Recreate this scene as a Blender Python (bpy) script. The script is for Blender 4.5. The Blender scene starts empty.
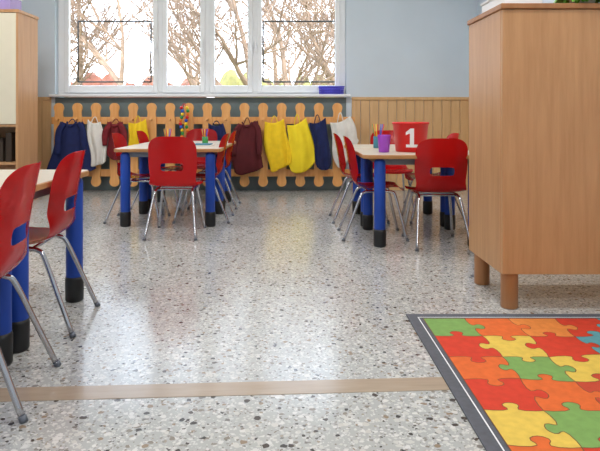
import bpy, bmesh, math, random
from mathutils import Vector, Matrix
random.seed(4)
S=bpy.context.scene
COL=S.collection
try:
    S.view_settings.view_transform='Standard'
except Exception: pass

# ---------------- materials ----------------
def newmat(name):
    m=bpy.data.materials.new(name); m.use_nodes=True
    nt=m.node_tree; b=nt.nodes['Principled BSDF']
    return m,nt,b
def sock(b,names,v):
    for n in names:
        if n in b.inputs:
            b.inputs[n].default_value=v; return
def lin(c):
    return tuple(((x/255)/12.92 if x/255<=0.04045 else (((x/255)+0.055)/1.055)**2.4) for x in c)+(1,)
def plain(name,rgb,rough=.5,metal=0,noise=.06,scale=8,bump=0,spec=.5):
    m,nt,b=newmat(name)
    c=lin(rgb)
    tc=nt.nodes.new('ShaderNodeTexCoord'); nz=nt.nodes.new('ShaderNodeTexNoise')
    nz.inputs['Scale'].default_value=scale; nz.inputs['Detail'].default_value=3
    nt.links.new(tc.outputs['Object'],nz.inputs['Vector'])
    r=nt.nodes.new('ShaderNodeValToRGB')
    r.color_ramp.elements[0].position=.3; r.color_ramp.elements[1].position=.7
    r.color_ramp.elements[0].color=tuple(x*(1-noise) for x in c[:3])+(1,)
    r.color_ramp.elements[1].color=tuple(min(1,x*(1+noise)) for x in c[:3])+(1,)
    nt.links.new(nz.outputs['Fac'],r.inputs['Fac']); nt.links.new(r.outputs['Color'],b.inputs['Base Color'])
    b.inputs['Roughness'].default_value=rough; b.inputs['Metallic'].default_value=metal
    sock(b,['Specular IOR Level'],spec)
    if bump:
        bp=nt.nodes.new('ShaderNodeBump'); bp.inputs['Strength'].default_value=bump
        nt.links.new(nz.outputs['Fac'],bp.inputs['Height']); nt.links.new(bp.outputs['Normal'],b.inputs['Normal'])
    return m
def wood(name,a,c,scale=(14,14,1.2),rough=.4,planks=0):
    m,nt,b=newmat(name)
    tc=nt.nodes.new('ShaderNodeTexCoord'); mp=nt.nodes.new('ShaderNodeMapping')
    mp.inputs['Scale'].default_value=scale
    nz=nt.nodes.new('ShaderNodeTexNoise'); nz.inputs['Scale'].default_value=3; nz.inputs['Detail'].default_value=6
    nz.inputs['Roughness'].default_value=.65
    nt.links.new(tc.outputs['Object'],mp.inputs['Vector']); nt.links.new(mp.outputs['Vector'],nz.inputs['Vector'])
    r=nt.nodes.new('ShaderNodeValToRGB'); e=r.color_ramp.elements
    e[0].position=.3; e[1].position=.7; e[0].color=lin(a); e[1].color=lin(c)
    nt.links.new(nz.outputs['Fac'],r.inputs['Fac'])
    nt.links.new(r.outputs['Color'],b.inputs['Base Color'])
    b.inputs['Roughness'].default_value=rough
    return m
RED=plain('red_plastic',(208,22,28),.17,noise=.03,spec=.6)
CHROME=plain('chrome_steel',(190,190,195),.22,1,noise=.03)
BLACK=plain('black_rubber',(22,22,24),.5)
BLUE=plain('blue_foam',(14,66,165),.55,noise=.08)
LAM=plain('laminate_top',(206,198,182),.3,noise=.03,scale=30)
EDGE=wood('table_edge',(170,120,70),(190,140,90),(3,3,3))
STEEL=plain('grey_frame',(110,115,125),.4,.6)
WALL=plain('wall_paint_blue',(208,220,230),.8,noise=.03,scale=2,bump=.02)
WHITE=plain('white_paint',(238,240,242),.4,noise=.02)
CEIL=plain('ceiling_paint',(240,240,236),.9,noise=.02)
FENCE=wood('fence_pine',(226,156,84),(242,184,116),(12,12,1.0),.35)
BEECH=wood('beech_veneer',(182,133,88),(202,153,107),(10,10,.7),.38)
BEECHD=wood('beech_edge',(156,104,62),(174,120,76),(10,10,.7),.4)
WAINS=wood('wainscot_pine',(206,166,116),(222,184,136),(10,10,.8),.45)
CREAM=plain('cream_door',(226,216,192),.5,noise=.02)
DARK=plain('dark_inside',(60,48,38),.8)
GREY=plain('rug_border_grey',(88,90,98),.9,noise=.1,scale=60)
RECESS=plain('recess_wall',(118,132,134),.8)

def terrazzo():
    m,nt,b=newmat('terrazzo_floor')
    N=nt.nodes.new; L=nt.links.new
    tc=N('ShaderNodeTexCoord')
    dn=N('ShaderNodeTexNoise'); dn.inputs['Scale'].default_value=58; dn.inputs['Detail'].default_value=2
    L(tc.outputs['Object'],dn.inputs['Vector'])
    sub=N('ShaderNodeVectorMath'); sub.operation='SCALE'; sub.inputs['Scale'].default_value=.015
    L(dn.outputs['Color'],sub.inputs[0])
    add=N('ShaderNodeVectorMath'); add.operation='ADD'
    L(tc.outputs['Object'],add.inputs[0]); L(sub.outputs[0],add.inputs[1])
    big=N('ShaderNodeTexNoise'); big.inputs['Scale'].default_value=1.2
    L(tc.outputs['Object'],big.inputs['Vector'])
    br=N('ShaderNodeValToRGB'); br.color_ramp.elements[0].color=lin((166,168,167)); br.color_ramp.elements[1].color=lin((182,182,179))
    L(big.outputs['Fac'],br.inputs['Fac'])
    cur=br.outputs['Color']
    def layer(cur,scale,thr,stops):
        v=N('ShaderNodeTexVoronoi'); v.inputs['Scale'].default_value=scale
        L(add.outputs[0],v.inputs['Vector'])
        sp=N('ShaderNodeSeparateColor'); L(v.outputs['Color'],sp.inputs['Color'])
        mul=N('ShaderNodeMath'); mul.operation='MULTIPLY'; mul.inputs[1].default_value=thr
        L(sp.outputs['Green'],mul.inputs[0])
        lt=N('ShaderNodeMath'); lt.operation='LESS_THAN'; L(v.outputs['Distance'],lt.inputs[0]); L(mul.outputs[0],lt.inputs[1])
        r=N('ShaderNodeValToRGB'); r.color_ramp.interpolation='CONSTANT'
        e=r.color_ramp.elements
        e[0].position=0; e[0].color=lin(stops[0][1]); e[1].position=stops[1][0]; e[1].color=lin(stops[1][1])
        for p,c in stops[2:]:
            x=e.new(p); x.color=lin(c)
        L(sp.outputs['Red'],r.inputs['Fac'])
        mx=N('ShaderNodeMix'); mx.data_type='RGBA'
        L(lt.outputs[0],mx.inputs['Factor']); L(cur,mx.inputs['A']); L(r.outputs['Color'],mx.inputs['B'])
        return mx.outputs['Result']
    cur=layer(cur,118,.68,[(0,(200,200,197)),(.35,(142,138,132)),(.55,(210,209,206)),(.88,(96,92,88)),(.94,(156,146,132))])
    cur=layer(cur,56,.52,[(0,(198,197,192)),(.36,(136,128,118)),(.5,(212,211,208)),(.77,(70,66,63)),(.87,(146,128,108)),(.94,(124,121,117))])
    cur=layer(cur,31,.32,[(0,(204,202,197)),(.42,(76,68,62)),(.60,(140,120,98)),(.74,(196,193,187))])
    L(cur,b.inputs['Base Color'])
    b.inputs['Roughness'].default_value=.17
    b.inputs['IOR'].default_value=1.62
    return m
TERR=terrazzo()

# ---------------- mesh helpers ----------------
def obj_from_bm(bm,name,mats,parent=None,smooth=False,loc=(0,0,0)):
    me=bpy.data.meshes.new(name); bm.normal_update(); bm.to_mesh(me); bm.free()
    if not isinstance(mats,(list,tuple)): mats=[mats]
    for m in mats: me.materials.append(m)
    if smooth:
        for p in me.polygons: p.use_smooth=True
    o=bpy.data.objects.new(name,me); COL.objects.link(o); o.location=loc
    if parent: o.parent=parent
    return o
def bm_box(bm,x0,x1,y0,y1,z0,z1,mi=0,bev=0):
    vs=[bm.verts.new(p) for p in [(x0,y0,z0),(x1,y0,z0),(x1,y1,z0),(x0,y1,z0),(x0,y0,z1),(x1,y0,z1),(x1,y1,z1),(x0,y1,z1)]]
    fs=[]
    for idx in [(0,3,2,1),(4,5,6,7),(0,1,5,4),(1,2,6,5),(2,3,7,6),(3,0,4,7)]:
        f=bm.faces.new([vs[i] for i in idx]); f.material_index=mi; fs.append(f)
    if bev:
        es=list({e for f in fs for e in f.edges})
        r=bmesh.ops.bevel(bm,geom=es,offset=bev,segments=2,affect='EDGES',profile=.5)
        for f in r['faces']: f.material_index=mi
def box(name,x0,x1,y0,y1,z0,z1,mat,parent=None,bev=0):
    bm=bmesh.new(); bm_box(bm,x0,x1,y0,y1,z0,z1,0,bev)
    return obj_from_bm(bm,name,mat,parent)
def bm_tube(bm,pts,r,seg=12,mi=0,cap=True):
    pts=[Vector(p) for p in pts]; n=len(pts)
    rs=r if isinstance(r,(list,tuple)) else [r]*n
    rings=[]; prev=None
    for i,p in enumerate(pts):
        d=(pts[min(i+1,n-1)]-pts[max(i-1,0)])
        if d.length<1e-9: d=Vector((0,0,1))
        d.normalize()
        if prev is None:
            a=Vector((0,0,1)) if abs(d.z)<.9 else Vector((1,0,0))
            u=d.cross(a).normalized()
        else:
            u=(prev-d*prev.dot(d)).normalized()
        prev=u; w=d.cross(u)
        rings.append([bm.verts.new(p+(u*math.cos(t)+w*math.sin(t))*rs[i]) for t in [2*math.pi*k/seg for k in range(seg)]])
    for a,b in zip(rings,rings[1:]):
        for k in range(seg):
            f=bm.faces.new([a[k],a[(k+1)%seg],b[(k+1)%seg],b[k]]); f.material_index=mi; f.smooth=True
    if cap:
        f=bm.faces.new(rings[0][::-1]); f.material_index=mi
        f=bm.faces.new(rings[-1]); f.material_index=mi
def bezier(pts,n=8):
    P=[Vector(p) for p in pts]; P=[P[0]*2-P[1]]+P+[P[-1]*2-P[-2]]
    out=[]
    for i in range(1,len(P)-2):
        for k in range(n):
            t=k/n
            out.append(.5*((2*P[i])+(P[i+1]-P[i-1])*t+(2*P[i-1]-5*P[i]+4*P[i+1]-P[i+2])*t*t+(3*P[i]-P[i-1]-3*P[i+1]+P[i+2])*t**3))
    out.append(P[-2]); return out
def lathe(bm,prof,seg=32,cx=0,cy=0,mi=0):
    rings=[[bm.verts.new((cx+r*math.cos(2*math.pi*k/seg),cy+r*math.sin(2*math.pi*k/seg),z)) for k in range(seg)] for r,z in prof]
    for a,b in zip(rings,rings[1:]):
        for k in range(seg):
            f=bm.faces.new([a[k],a[(k+1)%seg],b[(k+1)%seg],b[k]]); f.material_index=mi; f.smooth=True
    return rings
def empty(name,loc=(0,0,0),rz=0):
    e=bpy.data.objects.new(name,None); COL.objects.link(e); e.location=loc; e.rotation_euler=(0,0,rz); e.empty_display_size=.1
    return e
def add_child(mesh,name,parent,mods=None):
    o=bpy.data.objects.new(name,mesh); COL.objects.link(o); o.parent=parent
    return o

# ---------------- room shell ----------------
XL,XR,YB,YF,H=-3.6,2.15,6.35,-2.2,3.0
box('floor',XL-.2,XR+.2,YF-.2,YB+.3,-.1,0,TERR)
box('ceiling',XL-.2,XR+.2,YF-.2,YB+.3,H,H+.1,CEIL)
box('wall_left',XL-.2,XL,YF-.2,YB+.3,0,H,WALL)
box('wall_right',XR,XR+.2,YF-.2,YB+.3,0,H,WALL)
box('wall_front',XL,XR,YF-.2,YF,0,H,WALL)
WX0,WX1,WZ0,WZ1=-2.64,.66,1.05,2.6
bm=bmesh.new()
bm_box(bm,XL,WX0,YB,YB+.25,0,H)
bm_box(bm,WX1,XR,YB,YB+.25,0,H)
bm_box(bm,WX0,WX1,YB,YB+.25,WZ1,H)
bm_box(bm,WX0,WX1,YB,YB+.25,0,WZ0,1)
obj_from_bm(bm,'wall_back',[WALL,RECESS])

# wainscot boards
def wains_back(name,x0,x1):
    bm=bmesh.new(); n=max(1,round((x1-x0)/.1)); w=(x1-x0)/n
    for i in range(n):
        bm_box(bm,x0+i*w+.002,x0+(i+1)*w-.002,YB-.018,YB,.08,1.02,0,.004)
    bm_box(bm,x0,x1,YB-.03,YB,1.02,1.055,0,.005)
    bm_box(bm,x0,x1,YB-.024,YB,0,.08,0,.004)
    return obj_from_bm(bm,name,WAINS)
wains_back('trim_1',WX1+.06,XR)
wains_back('trim_2',XL,WX0-.04)
bm=bmesh.new(); n=38; y0=2.95; w=(YB-.03-y0)/n
for i in range(n): bm_box(bm,XR-.018,XR,y0+i*w+.002,y0+(i+1)*w-.002,.08,1.02,0,.004)
bm_box(bm,XR-.03,XR,y0,YB-.03,1.02,1.055,0,.005); bm_box(bm,XR-.024,XR,y0,YB-.03,0,.08,0,.004)
obj_from_bm(bm,'trim_3',WAINS)

# window
win=empty('window_1',(0,0,0))
bm=bmesh.new(); ya,yb=6.43,6.5
bm_box(bm,WX0,WX1,ya,yb,WZ0+.01,1.12,0,.006)
bm_box(bm,WX0,WX1,ya,yb,2.52,WZ1,0,.006)
for a,b_ in [(WX0,-2.55),(-1.50,-1.43),(-.96,-.885),(-.415,-.345),(.585,WX1)]:
    bm_box(bm,a,b_,ya,yb,1.12,2.52,0,.006)
ops=[(-2.55,-1.50),(-1.43,-.96),(-.885,-.415),(-.345,.585)]
panes=[]
for a,b_ in ops:
    t=.045; yy0,yy1=6.405,6.455
    bm_box(bm,a-.01,a+t,yy0,yy1,1.105,2.54,0,.008)
    bm_box(bm,b_-t,b_+.01,yy0,yy1,1.105,2.54,0,.008)
    bm_box(bm,a+t,b_-t,yy0,yy1,1.105,1.19,0,.008)
    bm_box(bm,a+t,b_-t,yy0,yy1,2.45,2.54,0,.008)
    panes.append((a+t,b_-t))
for hx in (-1.515,-.98,-.37):
    bm_box(bm,hx-.012,hx+.012,6.38,6.405,1.62,1.70,0,.004)
    bm_box(bm,hx-.009,hx+.009,6.36,6.38,1.56,1.68,0,.004)
obj_from_bm(bm,'frame',WHITE,win)
g,nt,b=newmat('window_glass')
tr=nt.nodes.new('ShaderNodeBsdfTransparent'); gl=nt.nodes.new('ShaderNodeBsdfGlossy'); gl.inputs['Roughness'].default_value=.02
mx=nt.nodes.new('ShaderNodeMixShader'); mx.inputs[0].default_value=.012
nt.links.new(tr.outputs[0],mx.inputs[1]); nt.links.new(gl.outputs[0],mx.inputs[2])
nt.links.new(mx.outputs[0],nt.nodes['Material Output'].inputs['Surface'])
bm=bmesh.new()
for a,b_ in panes:
    vs=[bm.verts.new(p) for p in [(a,6.43,1.19),(b_,6.43,1.19),(b_,6.43,2.45),(a,6.43,2.45)]]; bm.faces.new(vs)
obj_from_bm(bm,'glass',g,win)
box('window_sill',WX0-.04,WX1+.04,6.27,6.42,1.055,1.085,WHITE,None,.006)
bm=bmesh.new()
for x0,x1 in [(-2.53,-1.65),(-.30,.57)]:
    z0,z1=1.25,1.98
    for p,q in [((x0,z0),(x1,z0)),((x1,z0),(x1,z1)),((x1,z1),(x0,z1)),((x0,z1),(x0,z0))]:
        bm_tube(bm,[(p[0],6.75,p[1]),(q[0],6.75,q[1])],.009,8)
    bm_tube(bm,[(x0,6.75,z0+.03),(x0,6.6,z0+.03)],.008,8); bm_tube(bm,[(x1,6.75,z0+.03),(x1,6.6,z0+.03)],.008,8)
obj_from_bm(bm,'window_guard_rail',BLACK)

# ---------------- outside ----------------
box('lawn',-40,40,6.9,60,-.7,-.6,plain('dry_grass',(130,130,76),.9,noise=.25,scale=1))
BARK=plain('tree_bark',(142,120,102),.9,noise=.25,scale=3)
def tree(name,x,y,h,seed,r0=.16):
    rd=random.Random(seed); bm=bmesh.new()
    def br(p,d,l,r,dep):
        pts=[p]; q=p.copy(); dd=d.copy()
        for i in range(4):
            dd=(dd+Vector((rd.uniform(-.16,.16),rd.uniform(-.16,.16),rd.uniform(-.02,.1)))).normalized()
            q=q+dd*l/4; pts.append(q.copy())
        rs=[r*(1-.12*i) for i in range(5)]
        bm_tube(bm,pts,rs,5 if dep<2 else 3,0,False)
        if dep>=5: return
        for k in range(3 if dep<4 else 2):
            a=rd.uniform(0,6.28); t=rd.uniform(.35,.8)
            u=Vector((math.cos(a),math.sin(a),rd.uniform(-.1,.6)))
            nd=(dd*(1-t)+u*t).normalized()
            br(pts[rd.choice([2,3,4])].copy(),nd,l*rd.uniform(.6,.82),r*.55,dep+1)
        br(pts[-1].copy(),dd,l*.75,r*.6,dep+1)
    br(Vector((x,y,-.58)),Vector((rd.uniform(-.06,.06),0,1)),h*.3,r0,0)
    for v in bm.verts: v.co.z=max(v.co.z,-.598)
    return obj_from_bm(bm,name,BARK)
for i,(x,y,h,r) in enumerate([(-1.0,10.5,6.5,.12),(-3.6,12.5,7,.10),(.3,11.2,6.5,.11),(-5.6,15,8,.14),(-2.3,15,7,.10),(1.7,14,7,.14),(-.4,18,8,.13),(-7.5,19,8,.15),(3.6,18,8,.13)]):
    tree('bare_tree',x,y,h,40+i,r)
def hedge(name,x0,x1,y,h,mat,seed):
    rd=random.Random(seed); bm=bmesh.new()
    n=int((x1-x0)/.7)
    for i in range(n):
        m=Matrix.Translation((x0+(i+.5)*.7,y+rd.uniform(-.3,.3),-.6+h*.45))@Matrix.Diagonal((.6,.5,h*.55*rd.uniform(.8,1.1),1))
        bmesh.ops.create_icosphere(bm,subdivisions=3,radius=1,matrix=m)
    for v in bm.verts:
        v.co+=Vector((rd.uniform(-.06,.06),rd.uniform(-.06,.06),rd.uniform(-.06,.06)))
        v.co.z=max(v.co.z,-.598)
    return obj_from_bm(bm,name,mat)
hedge('hedge',-13,-3,20,2.9,plain('copper_hedge',(140,92,76),.9,noise=.3,scale=3),3)
hedge('hedge',-2.6,9,22,3.1,plain('winter_hedge',(142,138,86),.9,noise=.3,scale=3),8)

# ---------------- fence coat rack ----------------
fr=empty('picket_fence_coat_rack')
bm=bmesh.new()
ps=.205; x=-2.53; k=0; fy0,fy1=6.175,6.197
while x<.75:
    hw=.054; z0,z1=.06,.985
    prof=[]
    def arc(cx,cz,r,a0,a1,n=10): return [(cx+r*math.cos(math.radians(a0+(a1-a0)*i/n)),cz+r*math.sin(math.radians(a0+(a1-a0)*i/n))) for i in range(n+1)]
    prof+=arc(x,z1-.055,.055,-30,210,14)
    prof+=[(x-hw*.80,z1-.105),(x-hw*.84,z1-.14),(x-hw*.97,z1-.17),(x-hw*.97,z0+.17),(x-hw*.84,z0+.14),(x-hw*.80,z0+.105)]
    prof+=arc(x,z0+.055,.055,150,390,14)
    prof+=[(x+hw*.80,z0+.105),(x+hw*.84,z0+.14),(x+hw*.97,z0+.17),(x+hw*.97,z1-.17),(x+hw*.84,z1-.14),(x+hw*.80,z1-.105)]
    A=[bm.verts.new((p[0],fy0,p[1])) for p in prof]; B=[bm.verts.new((p[0],fy1,p[1])) for p in prof]
    bm.faces.new(A); bm.faces.new(B[::-1]); n=len(A)
    for i in range(n): bm.faces.new([A[i],B[i],B[(i+1)%n],A[(i+1)%n]])
    x+=ps; k+=1
bmesh.ops.recalc_face_normals(bm,faces=bm.faces)
obj_from_bm(bm,'pickets',FENCE,fr)
bm=bmesh.new()
bm_box(bm,-2.62,.74,6.197,6.222,.75,.83,0,.004)
bm_box(bm,-2.62,.74,6.197,6.222,.17,.25,0,.004)
for bx in (-2.4,-1.2,0,.6):
    bm_box(bm,bx-.02,bx+.02,6.222,6.348,.76,.80); bm_box(bm,bx-.02,bx+.02,6.222,6.348,.19,.23)
x=-2.53
while x<.75:
    bm_tube(bm,[(x,6.175,.80),(x,6.125,.81)],.011,10); bm_tube(bm,[(x,6.13,.81),(x,6.118,.812)],.018,10)
    x+=ps
obj_from_bm(bm,'rails_and_pegs',FENCE,fr)

# cloth things hanging
def cloth(name,c,mat,seed,yc=6.10,amp=.012,sleeves=False,parent=None,loop=True):
    rd=random.Random(seed); (ax,az),(bx,bz),(cx,cz),(dx,dz)=c # TL TR BR BL
    bm=bmesh.new(); nx,nz=30,24; ph=rd.uniform(0,6); fq=rd.uniform(1.3,2.4); bulge=rd.uniform(.01,.025)
    G=[]
    for j in range(nz+1):
        v=j/nz; row=[]
        for i in range(nx+1):
            u=i/nx
            lx=ax+(dx-ax)*v; rx=bx+(cx-bx)*v; lz=az+(dz-az)*v; rz=bz+(cz-bz)*v
            w=bulge*math.sin(math.pi*v)+.012*math.sin(v*7+ph); lx-=w; rx+=bulge*math.sin(math.pi*v)+.010*math.sin(v*6+ph*2)
            X=lx+(rx-lx)*u; Z=lz+(rz-lz)*u
            X+=.008*math.sin(v*4+ph)*(.3+v)
            Z+=.035*v**6*abs(2*u-1)**4
            Z+=.012*math.sin(u*5+ph)*v
            Z-=.030*math.sin(math.pi*u)*(1-v)
            Y=yc-.010-amp*(.4+v)*math.sin(u*fq*6.28+ph+v*1.6)-.045*math.sin(math.pi*min(1,v*.8+.1))*math.sin(math.pi*u)
            Y-=.006*math.sin(u*19+ph+v*3)*(1-v*.6)
            row.append(bm.verts.new((X,min(Y,6.112),Z)))
        G.append(row)
    for j in range(nz):
        for i in range(nx):
            f=bm.faces.new([G[j][i],G[j+1][i],G[j+1][i+1],G[j][i+1]]); f.smooth=True
    o=obj_from_bm(bm,name,mat,parent)
    s=o.modifiers.new('thick','SOLIDIFY'); s.thickness=.012; s.offset=0
    if loop:
        bm=bmesh.new(); mxx=(ax+bx)/2
        pts=bezier([(mxx-.035,yc-.01,min(az,bz)-.01),(mxx-.012,6.106,max(az,bz)+.022),(mxx+.012,6.106,max(az,bz)+.022),(mxx+.035,yc-.01,min(az,bz)-.01)],6)
        bm_tube(bm,pts,.005,6); obj_from_bm(bm,'hanging_loop',mat,o,True)
    if sleeves:
        # two sleeves falling from the shoulders in front of the body, and a collar
        for sg,(sx,sz) in ((-1,(ax,az)),(1,(bx,bz))):
            h=(sz-min(cz,dz))*.62; bm=bmesh.new()
            pts=bezier([(sx-sg*.035,6.075,sz-.015),(sx+sg*.012,6.06,sz-.09),(sx+sg*.028,6.05,sz-h*.6),(sx+sg*.03,6.05,sz-h)],5)
            n=len(pts); bm_tube(bm,pts,[.026+.010*math.sin(math.pi*i/(n-1)) for i in range(n)],12)
            for v in bm.verts: v.co.y=6.06+(v.co.y-6.06)*.6
            obj_from_bm(bm,'sleeve_%s'%('left' if sg<0 else 'right'),mat,o,True)
        bm=bmesh.new(); mxx=(ax+bx)/2; zt=(az+bz)/2
        bm_tube(bm,bezier([(mxx-.05,6.085,zt-.005),(mxx-.03,6.055,zt-.035),(mxx,6.045,zt-.05),(mxx+.03,6.055,zt-.035),(mxx+.05,6.085,zt-.005)],5),.010,8)
        obj_from_bm(bm,'collar',mat,o,True)
    return o
NAVY=plain('navy_cloth',(22,34,84),.9,noise=.15,scale=20); WCL=plain('white_cloth',(225,222,215),.9,scale=20)
YEL=plain('yellow_cloth',(245,205,30),.85,noise=.06,scale=20); YEL2=plain('bright_yellow_cloth',(250,222,40),.85)
MAR=plain('maroon_cloth',(120,28,36),.9,noise=.15,scale=20); BROWN=plain('burgundy_cloth',(88,24,30),.9,noise=.12)
PINK=plain('red_cloth',(190,40,50),.9); TEAL=plain('teal_cloth',(60,120,140),.9)
cloth('child_jacket',[(-2.46,.78),(-2.24,.78),(-2.09,.24),(-2.60,.21)],NAVY,1,sleeves=True)
cloth('hanging_apron',[(-2.18,.80),(-2.03,.78),(-1.97,.33),(-2.13,.27)],WCL,2)
cloth('child_jacket',[(-1.95,.78),(-1.80,.78),(-1.77,.38),(-1.94,.36)],MAR,3,sleeves=True)
cloth('hanging_apron',[(-1.72,.77),(-1.55,.81),(-1.52,.50),(-1.71,.42)],YEL,4)
cloth('child_jacket',[(-.86,.76),(-.70,.76),(-.68,.3),(-.86,.3)],NAVY,11)
cloth('child_jacket',[(-.55,.76),(-.34,.79),(-.29,.24),(-.60,.20)],BROWN,5,sleeves=True)
cloth('hanging_apron',[(-.26,.78),(-.04,.81),(.02,.30),(-.20,.22)],YEL,6)
cloth('hanging_apron',[(.00,.74),(.20,.82),(.30,.30),(.05,.19)],YEL2,7)
cloth('hanging_apron',[(.24,.77),(.40,.82),(.47,.28),(.34,.24)],NAVY,8)
cloth('hanging_apron',[(.46,.77),(.68,.84),(.77,.53),(.54,.24)],WCL,9)
# bead garland
bm=bmesh.new()
cols=[(220,30,40),(30,90,200),(250,210,40),(40,150,70),(240,130,30)]
BM=[plain('bead_%d'%i,c,.35) for i,c in enumerate(cols)]
for s_ in (0,1):
    for i in range(12):
        zz=.93-i*.035; xx=-1.16+s_*.06+.012*math.sin(i)
        n0=len(bm.faces)
        bmesh.ops.create_uvsphere(bm,u_segments=10,v_segments=8,radius=.019,matrix=Matrix.Translation((xx,6.095,zz)))
        bm.faces.ensure_lookup_table()
        for f in bm.faces[n0:]: f.material_index=(i+s_*2)%5; f.smooth=True
bm_tube(bm,bezier([(-1.16,6.095,.93),(-1.13,6.10,.975),(-1.10,6.095,.93)],6),.004,6)
obj_from_bm(bm,'bead_garland',BM)

# ---------------- table ----------------
def make_table(x0,x1,y0,y1,inx,iny=.06,T=.595):
    w,d=x1-x0,y1-y0; e=empty('school_table',((x0+x1)/2,(y0+y1)/2,0))
    def rr(hw,hd,r,z,bm):
        out=[]
        for cx,cy,a in [(hw-r,hd-r,0),(-hw+r,hd-r,90),(-hw+r,-hd+r,180),(hw-r,-hd+r,270)]:
            for i in range(7):
                t=math.radians(a+15*i); out.append(bm.verts.new((cx+r*math.cos(t),cy+r*math.sin(t),z)))
        return out
    bm=bmesh.new(); hw,hd=w/2-.002,d/2-.002
    rings=[rr(hw-.004,hd-.004,.04,T-.026,bm),rr(hw,hd,.044,T-.022,bm),rr(hw,hd,.044,T-.004,bm),rr(hw-.004,hd-.004,.04,T,bm)]
    for A,B in zip(rings,rings[1:]):
        for i in range(len(A)):
            f=bm.faces.new([A[i],A[(i+1)%len(A)],B[(i+1)%len(A)],B[i]]); f.material_index=1
    bm.faces.new(rings[0][::-1]).material_index=1; bm.faces.new(rings[-1])
    obj_from_bm(bm,'top',[LAM,EDGE],e)
    bm=bmesh.new(); lx,ly=w/2-inx,d/2-iny
    bm_box(bm,-lx,lx,-ly-.012,-ly+.012,T-.066,T-.026); bm_box(bm,-lx,lx,ly-.012,ly+.012,T-.066,T-.026)
    bm_box(bm,-lx-.012,-lx+.012,-ly,ly,T-.066,T-.026); bm_box(bm,lx-.012,lx+.012,-ly,ly,T-.066,T-.026)
    obj_from_bm(bm,'apron_frame',STEEL,e)
    k=0
    for sx in (-1,1):
        for sy in (-1,1):
            k+=1; bm=bmesh.new(); cx,cy=sx*lx,sy*ly
            r=lathe(bm,[(.001,.10),(.034,.10),(.037,.106),(.037,T-.05),(.034,T-.04),(.02,T-.028)],24,cx,cy,0)
            lathe(bm,[(.001,0),(.036,0),(.040,.008),(.041,.10),(.038,.112),(.030,.114)],24,cx,cy,1)
            obj_from_bm(bm,'leg_%d'%k,[BLUE,BLACK],e)
    return e
make_table(-1.70,-.92,1.97,2.63,.06)
make_table(-1.70,-.92,1.31,1.965,.06)
make_table(-1.33,-.51,4.23,4.89,.085)
make_table(-1.33,-.51,4.893,5.55,.085)
make_table(.48,1.32,3.57,4.23,.115)
make_table(.48,1.32,4.233,4.89,.115)

# ---------------- chair ----------------
def chair_meshes():
    prof=bezier([(0,.178,.325),(0,.165,.345),(0,.10,.352),(0,0,.343),(0,-.09,.345),(0,-.15,.368),(0,-.178,.42),(0,-.19,.49),(0,-.203,.57),(0,-.218,.645),(0,-.232,.705)],3)
    n=len(prof); bm=bmesh.new(); G=[]; cols=[-1,-.97,-.86,-.7,-.52,-.46,-.3,0,.3,.46,.52,.7,.86,.97,1]
    for j,p in enumerate(prof):
        v=j/(n-1); row=[]
        back=max(0,min(1,(p.z-.36)/.1))
        w=.165+.006*math.sin(math.pi*v)
        w*=1-.10*max(0,(v-.85)/.15)**2-.06*max(0,(.1-v)/.1)**2
        waist=math.exp(-((p.z-.41)/.05)**2)*(1 if back>0 else 0); w-=.012*waist
        for s in cols:
            x=s*w; y=p.y; z=p.z
            y+=back*.042*(abs(s)**2.2)
            z+=(1-back)*.012*abs(s)**2.5
            if v>.86: z-=.035*((v-.86)/.14)*abs(s)**5
            if v<.08: y-=.02*(1-v/.08)*abs(s)**5
            row.append(bm.verts.new((x,y,z)))
        G.append(row)
    for j in range(n-1):
        zc=(prof[j].z+prof[j+1].z)/2
        for i in range(len(cols)-1):
            sc=(cols[i]+cols[i+1])/2
            if .455<zc<.515 and prof[j].y<-.1 and abs(sc)<.45: continue
            f=bm.faces.new([G[j][i],G[j+1][i],G[j+1][i+1],G[j][i+1]]); f.smooth=True
    bmesh.ops.solidify(bm,geom=list(bm.faces),thickness=.009)
    for f in bm.faces: f.smooth=True
    sh=bpy.data.meshes.new('seat_shell'); bm.normal_update(); bm.to_mesh(sh); bm.free(); sh.materials.append(RED)
    bm=bmesh.new()
    for sx in (-1,1):
        bm_tube(bm,bezier([(sx*.172,.185,.004),(sx*.150,.145,.17),(sx*.130,.112,.30),(sx*.125,.09,.326),(sx*.125,.04,.329),(sx*.125,-.06,.329),(sx*.128,-.10,.322),(sx*.135,-.125,.295),(sx*.155,-.185,.15),(sx*.174,-.245,.004)],4),.0095,10)
    bm_tube(bm,[(-.125,.06,.325),(.125,.06,.325)],.008,8)
    bm_tube(bm,[(-.126,-.07,.325),(.126,-.07,.325)],.008,8)
    fr=bpy.data.meshes.new('leg_frame'); bm.normal_update(); bm.to_mesh(fr); bm.free(); fr.materials.append(CHROME)
    bm=bmesh.new()
    for sx in (-1,1):
        bm_tube(bm,[(sx*.174,.188,0),(sx*.172,.184,.016)],.0115,10); bm_tube(bm,[(sx*.176,-.248,0),(sx*.173,-.241,.016)],.0115,10)
    ft=bpy.data.meshes.new('rubber_feet'); bm.to_mesh(ft); bm.free(); ft.materials.append(STEEL)
    return sh,fr,ft
SH,FRM,FT=chair_meshes()
def chair(x,y,deg):
    e=empty('child_chair',(x,y,0),math.radians(deg))
    s=add_child(SH,'seat_shell',e); m=s.modifiers.new('ss','SUBSURF'); m.levels=1; m.render_levels=1
    add_child(FRM,'leg_frame',e); add_child(FT,'feet',e)
chair(-1.08,2.30,94); chair(-1.00,1.69,98)
chair(-.80,4.04,0)
chair(-.71,4.56,90); chair(-.71,5.22,90)
chair(-1.19,4.56,-90); chair(-1.17,5.22,-90)
chair(-.92,5.80,180)
chair(.62,3.95,-90); chair(.60,4.56,-90)
chair(.98,3.74,0)
chair(1.15,4.56,90)
chair(.95,5.16,180)

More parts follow.
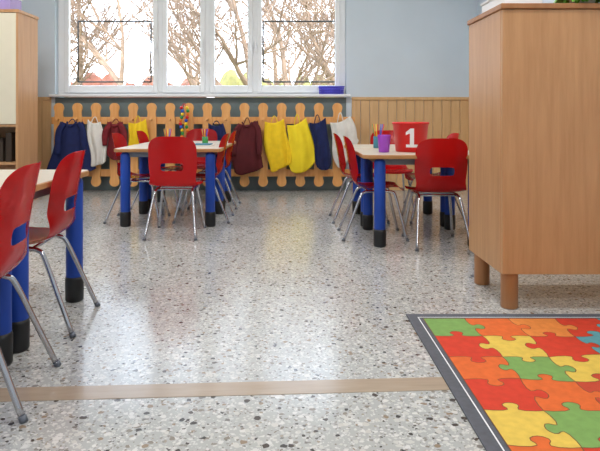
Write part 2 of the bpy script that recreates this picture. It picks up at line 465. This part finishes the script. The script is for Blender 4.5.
# ---------------- right cabinet ----------------
cab=empty('wooden_cabinet')
X0,X1,Y0,Y1,Z0,Z1=.93,1.93,2.43,2.88,.158,1.335
bm=bmesh.new()
bm_box(bm,X0,X0+.022,Y0+.02,Y1,Z0,Z1-.024,0,.002)
bm_box(bm,X1-.022,X1,Y0+.02,Y1,Z0,Z1-.024,0,.002)
bm_box(bm,X0+.022,X1-.022,Y0+.02,Y1,Z0,Z0+.03,0)
bm_box(bm,X0+.022,X1-.022,Y1-.02,Y1-.001,Z0+.03,Z1-.024,0)
obj_from_bm(bm,'carcass',BEECH,cab)
bm=bmesh.new(); bm_box(bm,X0+.001,X1-.001,Y0,Y0+.0195,Z0,Z1-.026,0,.003)
obj_from_bm(bm,'back_panel',BEECH,cab)
bm=bmesh.new(); bm_box(bm,X0-.008,X1+.008,Y0-.008,Y1+.005,Z1-.024,Z1,0,.004); obj_from_bm(bm,'top',BEECHD,cab)
k=0
for lx in (X0+.05,X1-.05):
    for ly in (Y0+.05,Y1-.05):
        k+=1; bm=bmesh.new(); lathe(bm,[(.001,0),(.034,0),(.037,.006),(.037,Z0)],28,lx,ly)
        obj_from_bm(bm,'leg_%d'%k,BEECHD,cab)
bm=bmesh.new(); bm_box(bm,.95,1.12,2.46,2.75,Z1,Z1+.05,0,.006); bm_box(bm,.945,1.125,2.455,2.755,Z1+.05,Z1+.062,0,.004)
obj_from_bm(bm,'white_storage_box',WHITE)
pl=empty('potted_plant',(1.33,2.53,Z1))
bm=bmesh.new(); lathe(bm,[(.001,0),(.045,0),(.055,.04),(.06,.04),(.06,.05),(.05,.05),(.047,.04),(.001,.04)],28); obj_from_bm(bm,'pot',plain('white_ceramic',(225,225,215),.4),pl)
bm=bmesh.new(); rd=random.Random(5)
for i in range(140):
    a=rd.uniform(0,6.28); R=rd.uniform(.06,.15); hgt=rd.uniform(-.09,.16)
    pts=bezier([(0,0,.04),(R*.5*math.cos(a),R*.5*math.sin(a),.08+max(0,hgt)*.8),(R*math.cos(a),R*math.sin(a),max(.012,.06+hgt*.9))],6)
    side=Vector((-math.sin(a),math.cos(a),0)); pr=None
    for q,p in enumerate(pts):
        ww=.004+.018*math.sin(math.pi*(q/(len(pts)-1))**1.6); A=bm.verts.new(p+side*ww); B=bm.verts.new(p-side*ww)
        if pr: bm.faces.new([pr[0],pr[1],B,A])
        pr=(A,B)
obj_from_bm(bm,'leaves',plain('leaf_green',(110,175,55),.5,noise=.2),pl,True)

# ---------------- left cupboard ----------------
lc=empty('toy_cupboard')
bm=bmesh.new(); a0,a1,b0,b1,hz=-3.45,-2.55,5.29,5.71,1.82
bm_box(bm,a1-.025,a1,b0,b1,0,hz,0,.002); bm_box(bm,a0,a0+.025,b0,b1,0,hz,0,.002)
bm_box(bm,a0-.005,a1+.01,b0-.01,b1,hz,hz+.03,0,.003)
bm_box(bm,a0+.025,a1-.025,b1-.02,b1,.0,hz,0)
for z in (.06,.38,.74): bm_box(bm,a0+.025,a1-.025,b0+.005,b1-.02,z,z+.022,0)
obj_from_bm(bm,'carcass',BEECH,lc)
bm=bmesh.new(); mid=(a0+a1)/2
bm_box(bm,a0+.027,mid-.002,b0-.003,b0+.016,.765,hz-.004,0,.003); bm_box(bm,mid+.002,a1-.02,b0-.003,b0+.016,.765,hz-.004,0,.003)
obj_from_bm(bm,'doors',CREAM,lc)
bm=bmesh.new()
for hx in (mid-.04,mid+.04): bm_tube(bm,bezier([(hx,b0,1.2),(hx,b0-.03,1.22),(hx,b0-.03,1.3),(hx,b0,1.32)],5),.006,8)
obj_from_bm(bm,'handles',CHROME,lc)
bm=bmesh.new()
for i in range(9):
    xx=a0+.06+i*.085; bm_box(bm,xx,xx+.06,b0+.08,b0+.3,.402,.402+.18+.05*(i%3),i%4,.004)
obj_from_bm(bm,'toy_boxes',[DARK,NAVY,MAR,DARK],lc)
bm=bmesh.new(); bm_box(bm,-3.05,-2.66,5.36,5.6,1.85,1.99,0,.012); bm_box(bm,-3.06,-2.65,5.35,5.61,1.99,2.01,1,.006)
obj_from_bm(bm,'storage_box',[plain('lilac_plastic',(170,150,205),.5),WHITE])

# ---------------- basket on sill ----------------
bk=plain('blue_violet_plastic',(96,92,215),.45)
bm=bmesh.new()
zz0=1.085; bx0,bx1,by0,by1=.36,.62,6.285,6.395
for j in range(5):
    z=zz0+.004+j*.02; o_=.002*j
    for p,q in [((bx0-o_,by0-o_),(bx1+o_,by0-o_)),((bx1+o_,by0-o_),(bx1+o_,by1+o_*.2)),((bx1+o_,by1+o_*.2),(bx0-o_,by1+o_*.2)),((bx0-o_,by1+o_*.2),(bx0-o_,by0-o_))]:
        bm_tube(bm,[(p[0],p[1],z),(q[0],q[1],z)],.0045 if j<4 else .008,6)
for i in range(14):
    x=bx0+(bx1-bx0)*i/13; bm_tube(bm,[(x,by0,zz0+.003),(x,by0-.008,zz0+.084)],.004,6); bm_tube(bm,[(x,by1,zz0+.003),(x,by1+.001,zz0+.084)],.004,6)
bm_box(bm,bx0,bx1,by0,by1,zz0,zz0+.006)
bm_box(bm,bx0+.02,bx1-.03,by0+.02,by1-.02,zz0+.008,zz0+.06)
obj_from_bm(bm,'plastic_basket',bk)

# ---------------- table things ----------------
T=.595
bkt=empty('red_number_bucket',(.86,3.93,T))
REDB=plain('bright_red_plastic',(225,30,28),.4,noise=.03)
bm=bmesh.new(); lathe(bm,[(.001,0),(.098,0),(.104,.006),(.122,.19),(.128,.192),(.128,.205),(.120,.206),(.116,.19),(.098,.012),(.001,.012)],40)
obj_from_bm(bm,'body',REDB,bkt)
bm=bmesh.new(); 
dig=[(-.038,.035),(.042,.035),(.042,.055),(.016,.055),(.016,.165),(-.008,.165),(-.040,.138),(-.040,.118),(-.012,.130),(-.012,.055),(-.038,.055)]
def inside(x,z):
    c=False; n=len(dig); j=n-1
    for i in range(n):
        xi,zi=dig[i]; xj,zj=dig[j]
        if (zi>z)!=(zj>z) and x<(xj-xi)*(z-zi)/(zj-zi)+xi: c=not c
        j=i
    return c
def wrap(x,z):
    R=.104+(z-.006)*.018/.184+.0015; a=x/R-math.pi/2-.15
    return (R*math.cos(a),R*math.sin(a),z)
st=.002; cache={}
def gv(i,j):
    if (i,j) not in cache: cache[(i,j)]=bm.verts.new(wrap(i*st,j*st))
    return cache[(i,j)]
for i in range(-24,24):
    for j in range(14,86):
        if inside((i+.5)*st,(j+.5)*st): bm.faces.new([gv(i,j),gv(i+1,j),gv(i+1,j+1),gv(i,j+1)])
obj_from_bm(bm,'numeral_1',WHITE,bkt)
bm=bmesh.new(); lathe(bm,[(.001,0),(.032,0),(.036,.004),(.045,.115),(.047,.118),(.043,.118),(.033,.008),(.001,.008)],28,.66,3.85)
for v in bm.verts: v.co.z+=T
obj_from_bm(bm,'plastic_cup',plain('purple_plastic',(165,70,205),.3))
def pencil_pot(x,y,mat,s=1.0,n=7):
    pc=empty('pencil_pot',(x,y,T)); pc.scale=(s,s,s)
    bm=bmesh.new(); lathe(bm,[(.001,0),(.035,0),(.037,.003),(.037,.09),(.033,.09),(.033,.006),(.001,.006)],24); obj_from_bm(bm,'pot',mat,pc)
    bm=bmesh.new()
    for i in range(n):
        a=i*.9; bm_tube(bm,[(.012*math.cos(a),.012*math.sin(a),.008),(.028*math.cos(a),.028*math.sin(a),.10),(.045*math.cos(a),.045*math.sin(a),.185)],[.004,.004,.0035],6,i%5); 
    obj_from_bm(bm,'pencils',BM,pc)
pencil_pot(.70,4.35,TEAL)
pencil_pot(-1.02,4.75,YEL2,.75)
pencil_pot(-.74,5.0,plain('green_plastic',(50,140,70),.4),.7)
bm=bmesh.new(); bm_box(bm,-.78,-.62,4.5,4.7,T,T+.012,0,.002); bm_box(bm,-.77,-.63,4.51,4.69,T+.012,T+.02,1,.002)
obj_from_bm(bm,'exercise_books',[WCL,TEAL])
bm=bmesh.new(); lathe(bm,[(.001,0),(.06,0),(.085,.04),(.082,.04),(.058,.006),(.001,.006)],28,-1.12,5.1)
for v in bm.verts: v.co.z+=T
obj_from_bm(bm,'red_bowl',REDB)

# ---------------- floor strip + rug ----------------
bm=bmesh.new(); bm_box(bm,-2.2,2.2,-.042,.042,-.02,.0015)
o=obj_from_bm(bm,'trim_4',wood('tan_marble_strip',(160,142,122),(176,158,138),(1.5,14,14),.2)); o.location=(-.6,1.715,0); o.rotation_euler=(0,0,math.radians(3))

rug=empty('puzzle_rug')
rx0,rx1,ry0,ry1=.50,2.06,.40,2.38
bm=bmesh.new(); bm_box(bm,rx0,rx1,ry0,ry1,0.0005,.006,0,.002); obj_from_bm(bm,'base',GREY,rug)
bm=bmesh.new(); m_=.045; lw=.004
for a in [(rx0+m_-lw,rx1-m_+lw,ry0+m_-lw,ry0+m_),(rx0+m_-lw,rx1-m_+lw,ry1-m_,ry1-m_+lw),(rx0+m_-lw,rx0+m_,ry0+m_,ry1-m_),(rx1-m_,rx1-m_+lw,ry0+m_,ry1-m_)]:
    bm_box(bm,a[0],a[1],a[2],a[3],.006,.0068)
obj_from_bm(bm,'white_line',WHITE,rug)
cell=.18; nx,ny=8,10; ox,oy=.56,.52
KN=[(0,0),(.15,-.02),(.32,-.015),(.41,.02),(.405,.07),(.365,.13),(.37,.19),(.43,.235),(.5,.25),(.57,.235),(.63,.19),(.635,.13),(.595,.07),(.59,.02),(.68,-.015),(.85,-.02),(1,0)]
rd=random.Random(21)
hs={}; vs_={}
def edge(p,q,sg):
    d=Vector((q[0]-p[0],q[1]-p[1])); n=Vector((-d.y,d.x))
    return [(p[0]+d.x*t+n.x*k*sg,p[1]+d.y*t+n.y*k*sg) for t,k in KN]
jit={}
def node(i,j):
    if (i,j) not in jit:
        a=rd.uniform(-.012,.012) if 0<i<nx else 0; b_=rd.uniform(-.012,.012) if 0<j<ny else 0
        jit[(i,j)]=(ox+i*cell+a,oy+j*cell+b_)
    return jit[(i,j)]
for i in range(nx):
    for j in range(ny+1):
        hs[i,j]=edge(node(i,j),node(i+1,j),rd.choice([-1,1])) if 0<j<ny else [node(i,j),node(i+1,j)]
for i in range(nx+1):
    for j in range(ny):
        vs_[i,j]=edge(node(i,j),node(i,j+1),rd.choice([-1,1])) if 0<i<nx else [node(i,j),node(i,j+1)]
pc_=[(204,64,44),(216,104,50),(218,186,84),(92,154,164),(122,160,88),(190,72,50),(220,132,64)]
PM=[plain('rug_colour_%d'%i,c,.75,noise=.08,scale=40,spec=.25) for i,c in enumerate(pc_)]
# colours of the visible near-left corner, far row first
VIS=["4160321","0203160","1426031","0150421","2410620","1062014"]
bm=bmesh.new(); grid={}
for j in range(ny-1,-1,-1):
    for i in range(nx):
        ban={grid.get((i-1,j)),grid.get((i,j+1))}
        rr_=ny-1-j
        if rr_<len(VIS) and i<7: c=int(VIS[rr_][i])
        else: c=rd.choice([k for k in [0,0,1,1,6,2,3,4,5] if k not in ban])
        grid[i,j]=c
        loop=hs[i,j]+vs_[i+1,j][1:]+hs[i,j+1][::-1][1:]+vs_[i,j][::-1][1:-1]
        f=bm.faces.new([bm.verts.new((p[0],p[1],.0072)) for p in loop]); f.material_index=c
bm.normal_update()
bmesh.ops.triangulate(bm,faces=bm.faces[:],ngon_method='EAR_CLIP')
obj_from_bm(bm,'puzzle_pieces',PM,rug)
bm=bmesh.new()
for pl_ in list(hs.values())+list(vs_.values()):
    P=[Vector((p[0],p[1],.0078)) for p in pl_]; pr=None
    for k,p in enumerate(P):
        d=(P[min(k+1,len(P)-1)]-P[max(0,k-1)]).normalized(); n=Vector((-d.y,d.x,0))*.0014
        A,B=bm.verts.new(p+n),bm.verts.new(p-n)
        if pr: bm.faces.new([pr[1],pr[0],A,B])
        pr=(A,B)
obj_from_bm(bm,'piece_outlines',plain('outline_brown',(120,80,50),.9),rug)

# ---------------- lights ----------------
LM,nt,b=newmat('fill_lamp_glow'); 
sock(b,['Emission Color'],(1,.96,.9,1)); sock(b,['Emission Strength'],2.0)  # glowing panel for the added fill fixtures
def fill_lamp(x,y,pw):  # unseen fixture added at the ceiling as soft fill for the interior
    e=empty('added_fill_lamp',(x,y,H-.03))
    box('fill_housing',-.62,.62,-.16,.16,-.03,.029,WHITE,e,.006)
    box('fill_panel',-.58,.58,-.13,.13,-.045,-.031,LM,e)
    l=bpy.data.lights.new('fill_area_light','AREA'); l.shape='RECTANGLE'; l.size=1.16; l.size_y=.26; l.energy=pw; l.color=(1,.965,.93)  # area fill that does the lighting for the added fixture
    o=bpy.data.objects.new('fill_area_light',l); COL.objects.link(o); o.parent=e; o.location=(0,0,-.06)
for x in (-2.2,.6):
    for y in (-.6,1.8,4.2): fill_lamp(x,y,28)
sn=bpy.data.lights.new('sun','SUN'); sn.energy=4.5; sn.angle=.02; sn.color=(1,.9,.78)
o=bpy.data.objects.new('sun',sn); COL.objects.link(o); o.rotation_euler=(math.radians(50),0,math.radians(35))
w=bpy.data.worlds.new('sky'); S.world=w; w.use_nodes=True; nt=w.node_tree; bg=nt.nodes['Background']
tc=nt.nodes.new('ShaderNodeTexCoord'); sp=nt.nodes.new('ShaderNodeSeparateXYZ'); r=nt.nodes.new('ShaderNodeValToRGB')
nt.links.new(tc.outputs['Generated'],sp.inputs[0]); nt.links.new(sp.outputs['Z'],r.inputs['Fac'])
r.color_ramp.elements[0].color=(.95,.93,.95,1); r.color_ramp.elements[1].color=(.68,.82,1,1); r.color_ramp.elements[1].position=.25
nt.links.new(r.outputs['Color'],bg.inputs['Color']); bg.inputs['Strength'].default_value=6.0

# ---------------- camera ----------------
c=bpy.data.cameras.new('camera'); c.sensor_width=36; c.lens=33.6; c.shift_x=.02; c.shift_y=-.184; c.clip_start=.05
o=bpy.data.objects.new('camera',c); COL.objects.link(o); o.location=(0,0,.85); o.rotation_euler=(math.radians(90),0,0)
S.camera=o
